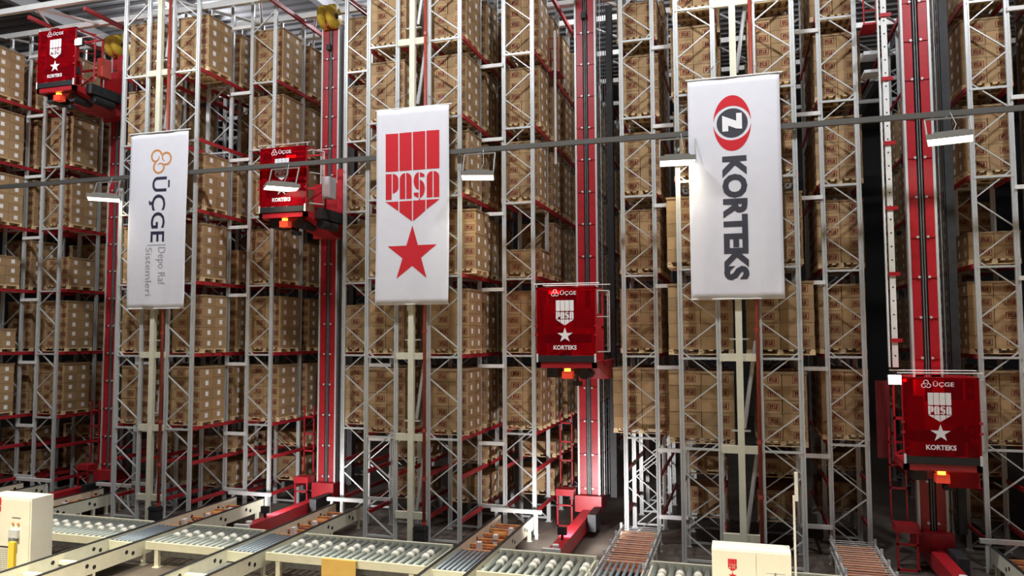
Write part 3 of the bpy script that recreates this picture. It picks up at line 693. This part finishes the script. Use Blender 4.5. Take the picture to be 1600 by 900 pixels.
def feed_conveyor(xa, xb, ya, label, style='plate', gate=True):
    """conveyor running into the rack between two side plates"""
    xc = (xa + xb) / 2; hw = (xb - xa) / 2; y_end = 22.35
    t = thing('feed_conveyor', label, 'conveyor', (xc, ya, 0), 'feed conveyors running into the racks')
    L = y_end - ya
    for s in (-1, 1):
        if style == 'plate':
            sp = obj('side_plate', MB().box(s * hw - 0.03, s * hw + 0.03, 0, L, 0.28, 0.66), cream if True else white_paint, t)
            box_obj('rail_cap', black, sp, s * hw - 0.035, s * hw + 0.035, 0, L, 0.66, 0.685)
            hm = MB().cyl((s * hw - 0.033, 0, 0), (s * hw + 0.033, 0, 0), 0.055, 10).mesh('plate_hole', black)
            yy = 0.5; k = 0
            while yy < L - 0.2:
                link('plate_hole', hm, sp, (0, yy, 0.50)); link('plate_hole', hm, sp, (0, yy + 0.22, 0.42)); yy += 1.25
        else:
            sp = obj('side_plate', MB().box(s * hw - 0.02, s * hw + 0.02, 0, L, 0.52, 0.60).box(s * hw - 0.02, s * hw + 0.02, 0, L, 0.30, 0.36), galv, t)
            yy = 0.3
            pmh = MB().box(s * hw - 0.03, s * hw + 0.03, -0.03, 0.03, 0.05, 0.74).mesh('side_post', galv)
            while yy < L: link('side_post', pmh, sp, (0, yy, 0)); yy += 0.95
        for i in range(6):
            link('leg', leg_me, t, (s * (hw - 0.02), 0.3 + i * (L - 0.6) / 5, 0)).scale = (0.8, 0.8, 0.58)
    # transfer rollers where the cross conveyor passes
    for i in range(7):
        link('roller', rlb, t, (-hw + 0.12 + i * (2 * hw - 0.24) / 6, -ya, CZ - 0.02))
    box_obj('transfer_front', cream, t, -hw + 0.03, hw - 0.03, Y0 - ya - 0.05, Y0 - ya + 0.03, 0.36, 0.60)
    # bed beyond the transfer: orange-primed pan with cross slats and drive parts
    box_obj('bed_pan', copper, t, -hw + 0.03, hw - 0.03, Y1 - ya + 0.05, L, 0.34, 0.37)
    sl = MB().box(-hw + 0.03, hw - 0.03, -0.05, 0.05, 0.0, 0.05).mesh('slat', slat_m)
    yy = Y1 - ya + 0.35; k = 0
    while yy < L - 0.1:
        link('slat', sl, t, (0, yy, 0.45)); yy += 0.55 if style == 'plate' else 0.42; k += 1
    if style == 'plate':
        for q in range(3):
            box_obj('drive_bracket', white_paint, t, -0.22 + 0.2 * q, -0.10 + 0.2 * q, Y1 - ya + 0.6 + 0.8 * q, Y1 - ya + 0.75 + 0.8 * q, 0.37, 0.62)
        smooth(obj('drive_motor', MB().cyl((-0.15, Y1 - ya + 1.9, 0.5), (0.2, Y1 - ya + 1.9, 0.5), 0.10, 12), v_orange, t))
    else:
        wm = MB().cyl((-hw + 0.02, 0, 0), (hw - 0.02, 0, 0), 0.008, 5).mesh('wire_rod', galv)
        yy = Y1 - ya + 0.12
        while yy < L: link('wire_rod', wm, t, (0, yy, 0.58)); yy += 0.2
    if ya < 16:
        box_obj('near_bed', galv_dark, t, -hw + 0.03, hw - 0.03, 0, Y0 - ya - 0.06, 0.30, 0.33)
        for q in range(2):
            box_obj('near_crossbar', cream, t, -hw, hw, 0.9 + q * 1.0, 1.05 + q * 1.0, 0.42, 0.5)
        smooth(obj('drive_motor', MB().cyl((-0.25, 1.6, 0.2), (0.25, 1.6, 0.2), 0.13, 12), pipe_red, t))
    if gate:
        gt = obj('gate_bar', MB().box(-hw - 0.28, hw + 0.28, L - 0.05, L + 0.06, 0.74, 0.85), white_paint, t)
        for s in (-1, 1): box_obj('gate_post', white_paint, gt, s * (hw + 0.12) - 0.04, s * (hw + 0.12) + 0.04, L - 0.03, L + 0.03, 0.0, 0.74)
feed_conveyor(-25.72, -24.7, 19.0, 'feed conveyor at far left edge, behind the left control cabinet')
feed_conveyor(-22.0, -21.0, 19.0, 'feed conveyor left of the first banner column, under leftmost crane mast')
feed_conveyor(-16.42, -15.36, 13.4, 'feed conveyor right of the first banner column with brightly lit side plate')
feed_conveyor(-12.66, -11.66, 13.4, 'feed conveyor left of the star banner column')
feed_conveyor(-7.06, -6.04, 13.4, 'feed conveyor right of the star banner column')
feed_conveyor(-3.33, -2.25, 16.0, 'open feed conveyor with orange slats right of the central crane', 'open', False)
feed_conveyor(2.22, 3.28, 16.0, 'open feed conveyor with orange slats below the right-hand crane', 'open', False)
feed_conveyor(6.05, 7.05, 18.0, 'feed conveyor at the far right edge')

# amber board hung on the near rail of the middle conveyor
ab = thing('amber_board', 'amber yellow board hanging on the near rail of middle conveyor', 'board', (-9.41, 16.82, 0.06))
box_obj('panel', amber_sheet, ab, -0.46, 0.46, -0.03, 0.0, 0.0, 0.56)
box_obj('hook_strip', amber_sheet, ab, -0.46, 0.46, -0.03, 0.06, 0.56, 0.60)

# ------------------------------------------------------------------ control cabinets
cl_ = thing('control_cabinet', 'cream control cabinet with rotary switch at bottom left', 'cabinet', (-17.95, 15.5, 0))
obj('body', MB().box(-0.80, 0.78, -0.30, 0.33, 0.0, 2.0), cab_white, cl_)
dr = box_obj('door', cab_white, cl_, -0.76, 0.74, -0.325, -0.30, 0.08, 1.95)
box_obj('plinth', galv_dark, cl_, -0.78, 0.76, -0.28, 0.31, 0.0, 0.06)
box_obj('rotary_switch', grey_box, dr, 0.16, 0.44, -0.40, -0.325, 1.02, 1.22)
obj('switch_knob', MB().box(0.22, 0.38, -0.45, -0.325, 0.90, 1.04), galv_dark, dr)
for xx in (0.23, 0.40): obj('indicator_lamp', MB().cyl((xx, -0.35, 1.36), (xx, -0.325, 1.36), 0.035, 10), v_orange, dr)
box_obj('name_strip', galv_dark, dr, 0.18, 0.46, -0.332, -0.325, 1.50, 1.525)
def fnl(u, v): return Vector((-0.62 + u * 0.5, -0.33, 1.25 + v * 0.75))
decal('shield_emblem', shield_polys(0.15, 0.85, 0.98, 0.38), fnl, v_red, dr)
decal('star_emblem', star_poly(0.5, 0.16, 0.33, 0.2), fnl, v_red, dr)

cr_ = thing('control_cabinet', 'white double-door cabinet with red shield and star at bottom right', 'cabinet', (0.13, 15.85, 0))
obj('body', MB().box(-0.74, 0.74, -0.02, 0.55, 0.0, 1.86), cab_white, cr_)
for s, (a, b_) in enumerate(((-0.735, 0.09), (0.10, 0.735))):
    dd = box_obj('door', cab_white, cr_, a, b_, -0.04, -0.02, 0.06, 1.83)
    if s == 0:
        def fnr(u, v): return Vector((-0.46 + u * 0.22, -0.045, 1.30 + v * 0.38))
        decal('shield_emblem', shield_polys(0.12, 0.88, 1.0, 0.38), fnr, v_red, dd)
        decal('star_emblem', star_poly(0.5, 0.14, 0.36, 0.22), fnr, v_red, dd)
    else:
        for k in range(4): box_obj('vent_slot', grey_box, dd, 0.28, 0.62, -0.046, -0.04, 1.28 + k * 0.06, 1.292 + k * 0.06)
        box_obj('handle', galv_dark, dd, 0.43, 0.46, -0.06, -0.04, 1.40, 1.48)
pm_ = thing('signal_mast', 'thin white pole standing beside the white double-door cabinet', 'pole', (0.95, 15.9, 0))
obj('lower_pole', MB().cyl((0, 0, 0), (0, 0, 2.95), 0.022, 8), white_paint, pm_)
obj('upper_tube', MB().cyl((0.05, 0, 2.85), (0.05, 0, 3.40), 0.035, 10), white_paint, pm_)

fe = thing('mesh_fence', 'wire mesh fence with yellow post in front of the left cabinet', 'fence', (-17.4, 14.75, 0))
box_obj('yellow_post', yellow, fe, 0.08, 0.26, -0.04, 0.04, 0.0, 1.05)
box_obj('frame_rail', black, fe, -2.0, 0.08, -0.015, 0.015, 0.90, 0.93)
mw = MB().box(-0.004, 0.004, -0.004, 0.004, 0.05, 0.9).mesh('mesh_wire', galv_dark)
for i in range(40): link('mesh_wire', mw, fe, (-1.95 + i * 0.05, 0, 0))
mh = MB().box(-2.0, 0.08, -0.004, 0.004, -0.004, 0.004).mesh('mesh_wire', galv_dark)
for i in range(16): link('mesh_wire', mh, fe, (0, 0, 0.08 + i * 0.05))

# ------------------------------------------------------------------ lamp rail with hanging lamps in front of the racks
RY, RZ = 20.82, 11.50
lr = thing('lamp_rail', 'thin dark busbar rail spanning the hall in front of the racks', 'rail', (0, RY, RZ))
box_obj('rail', rail_m, lr, -29, 12, -0.05, 0.05, -0.07, 0.07)
for i in range(10):
    jx = -27 + i * 4.0; box_obj('rail_joint', rail_m, lr, jx - 0.14, jx + 0.14, -0.056, 0.056, -0.078, 0.078)
LN = ['leftmost, left of the first banner', 'in front of the second crane cabin', 'right of the star banner', 'left edge of the oval-emblem banner', 'rightmost, in front of right-hand crane mast']
for i, (lx, sz, rz, lz) in enumerate(((-20.53, 0.80, 0.75, 10.72), (-13.62, 0.80, 0.75, 10.68), (-7.13, 0.76, 0.3, 10.62), (-1.48, 0.76, 0.1, 10.66), (5.02, 0.80, -0.25, 10.76))):
    t = thing('hanging_lamp', 'lit square lamp under the dark rail, ' + LN[i], 'lamp', (lx, RY - 0.30, lz), 'lamps hanging under the rail')
    hs = sz * 0.62; hy_ = hs * 0.8
    R_ = Matrix.Rotation(rz, 4, 'Z')
    h = obj('housing', MB().box(-hs, hs, -hy_, hy_, 0.02, 0.12).box(-hs * 0.7, hs * 0.7, -hy_ * 0.7, hy_ * 0.7, 0.12, 0.18).box(-hs, hs, -hy_, -hy_ + 0.02, -0.012, 0.02).box(-hs, hs, hy_ - 0.02, hy_, -0.012, 0.02), lamp_body, t)
    dfu = box_obj('diffuser', lamp_glow, t, -hs + 0.02, hs - 0.02, -hy_ + 0.02, hy_ - 0.02, 0.0, 0.02)
    br = obj('bracket', MB().beam((-hs, 0, 0.06), (-hs, 0.2, RZ - lz - 0.14), 0.035, 0.03).beam((hs, 0, 0.06), (hs, 0.2, RZ - lz - 0.14), 0.035, 0.03).beam((-hs, 0.2, RZ - lz - 0.14), (hs, 0.2, RZ - lz - 0.14), 0.035, 0.04), lamp_body, t)
    for o in (h, dfu): o.rotation_euler = (0, 0, rz)
    obj('hanger', MB().beam((0, 0.2, RZ - lz - 0.14), (0, 0.30, RZ - lz - 0.07), 0.05, 0.03), lamp_body, t)
    obj('power_cord', MB().tube([(0.05, 0, 0.12), (0.16, 0.05, 0.4), (0.08, 0.28, RZ - lz + 0.06)], 0.012, 5), galv_dark, t)
    a = area('lamp_light', (0, 0, -0.03), sz, 40, WARM); a.data.spread = 2.0; a.parent = t
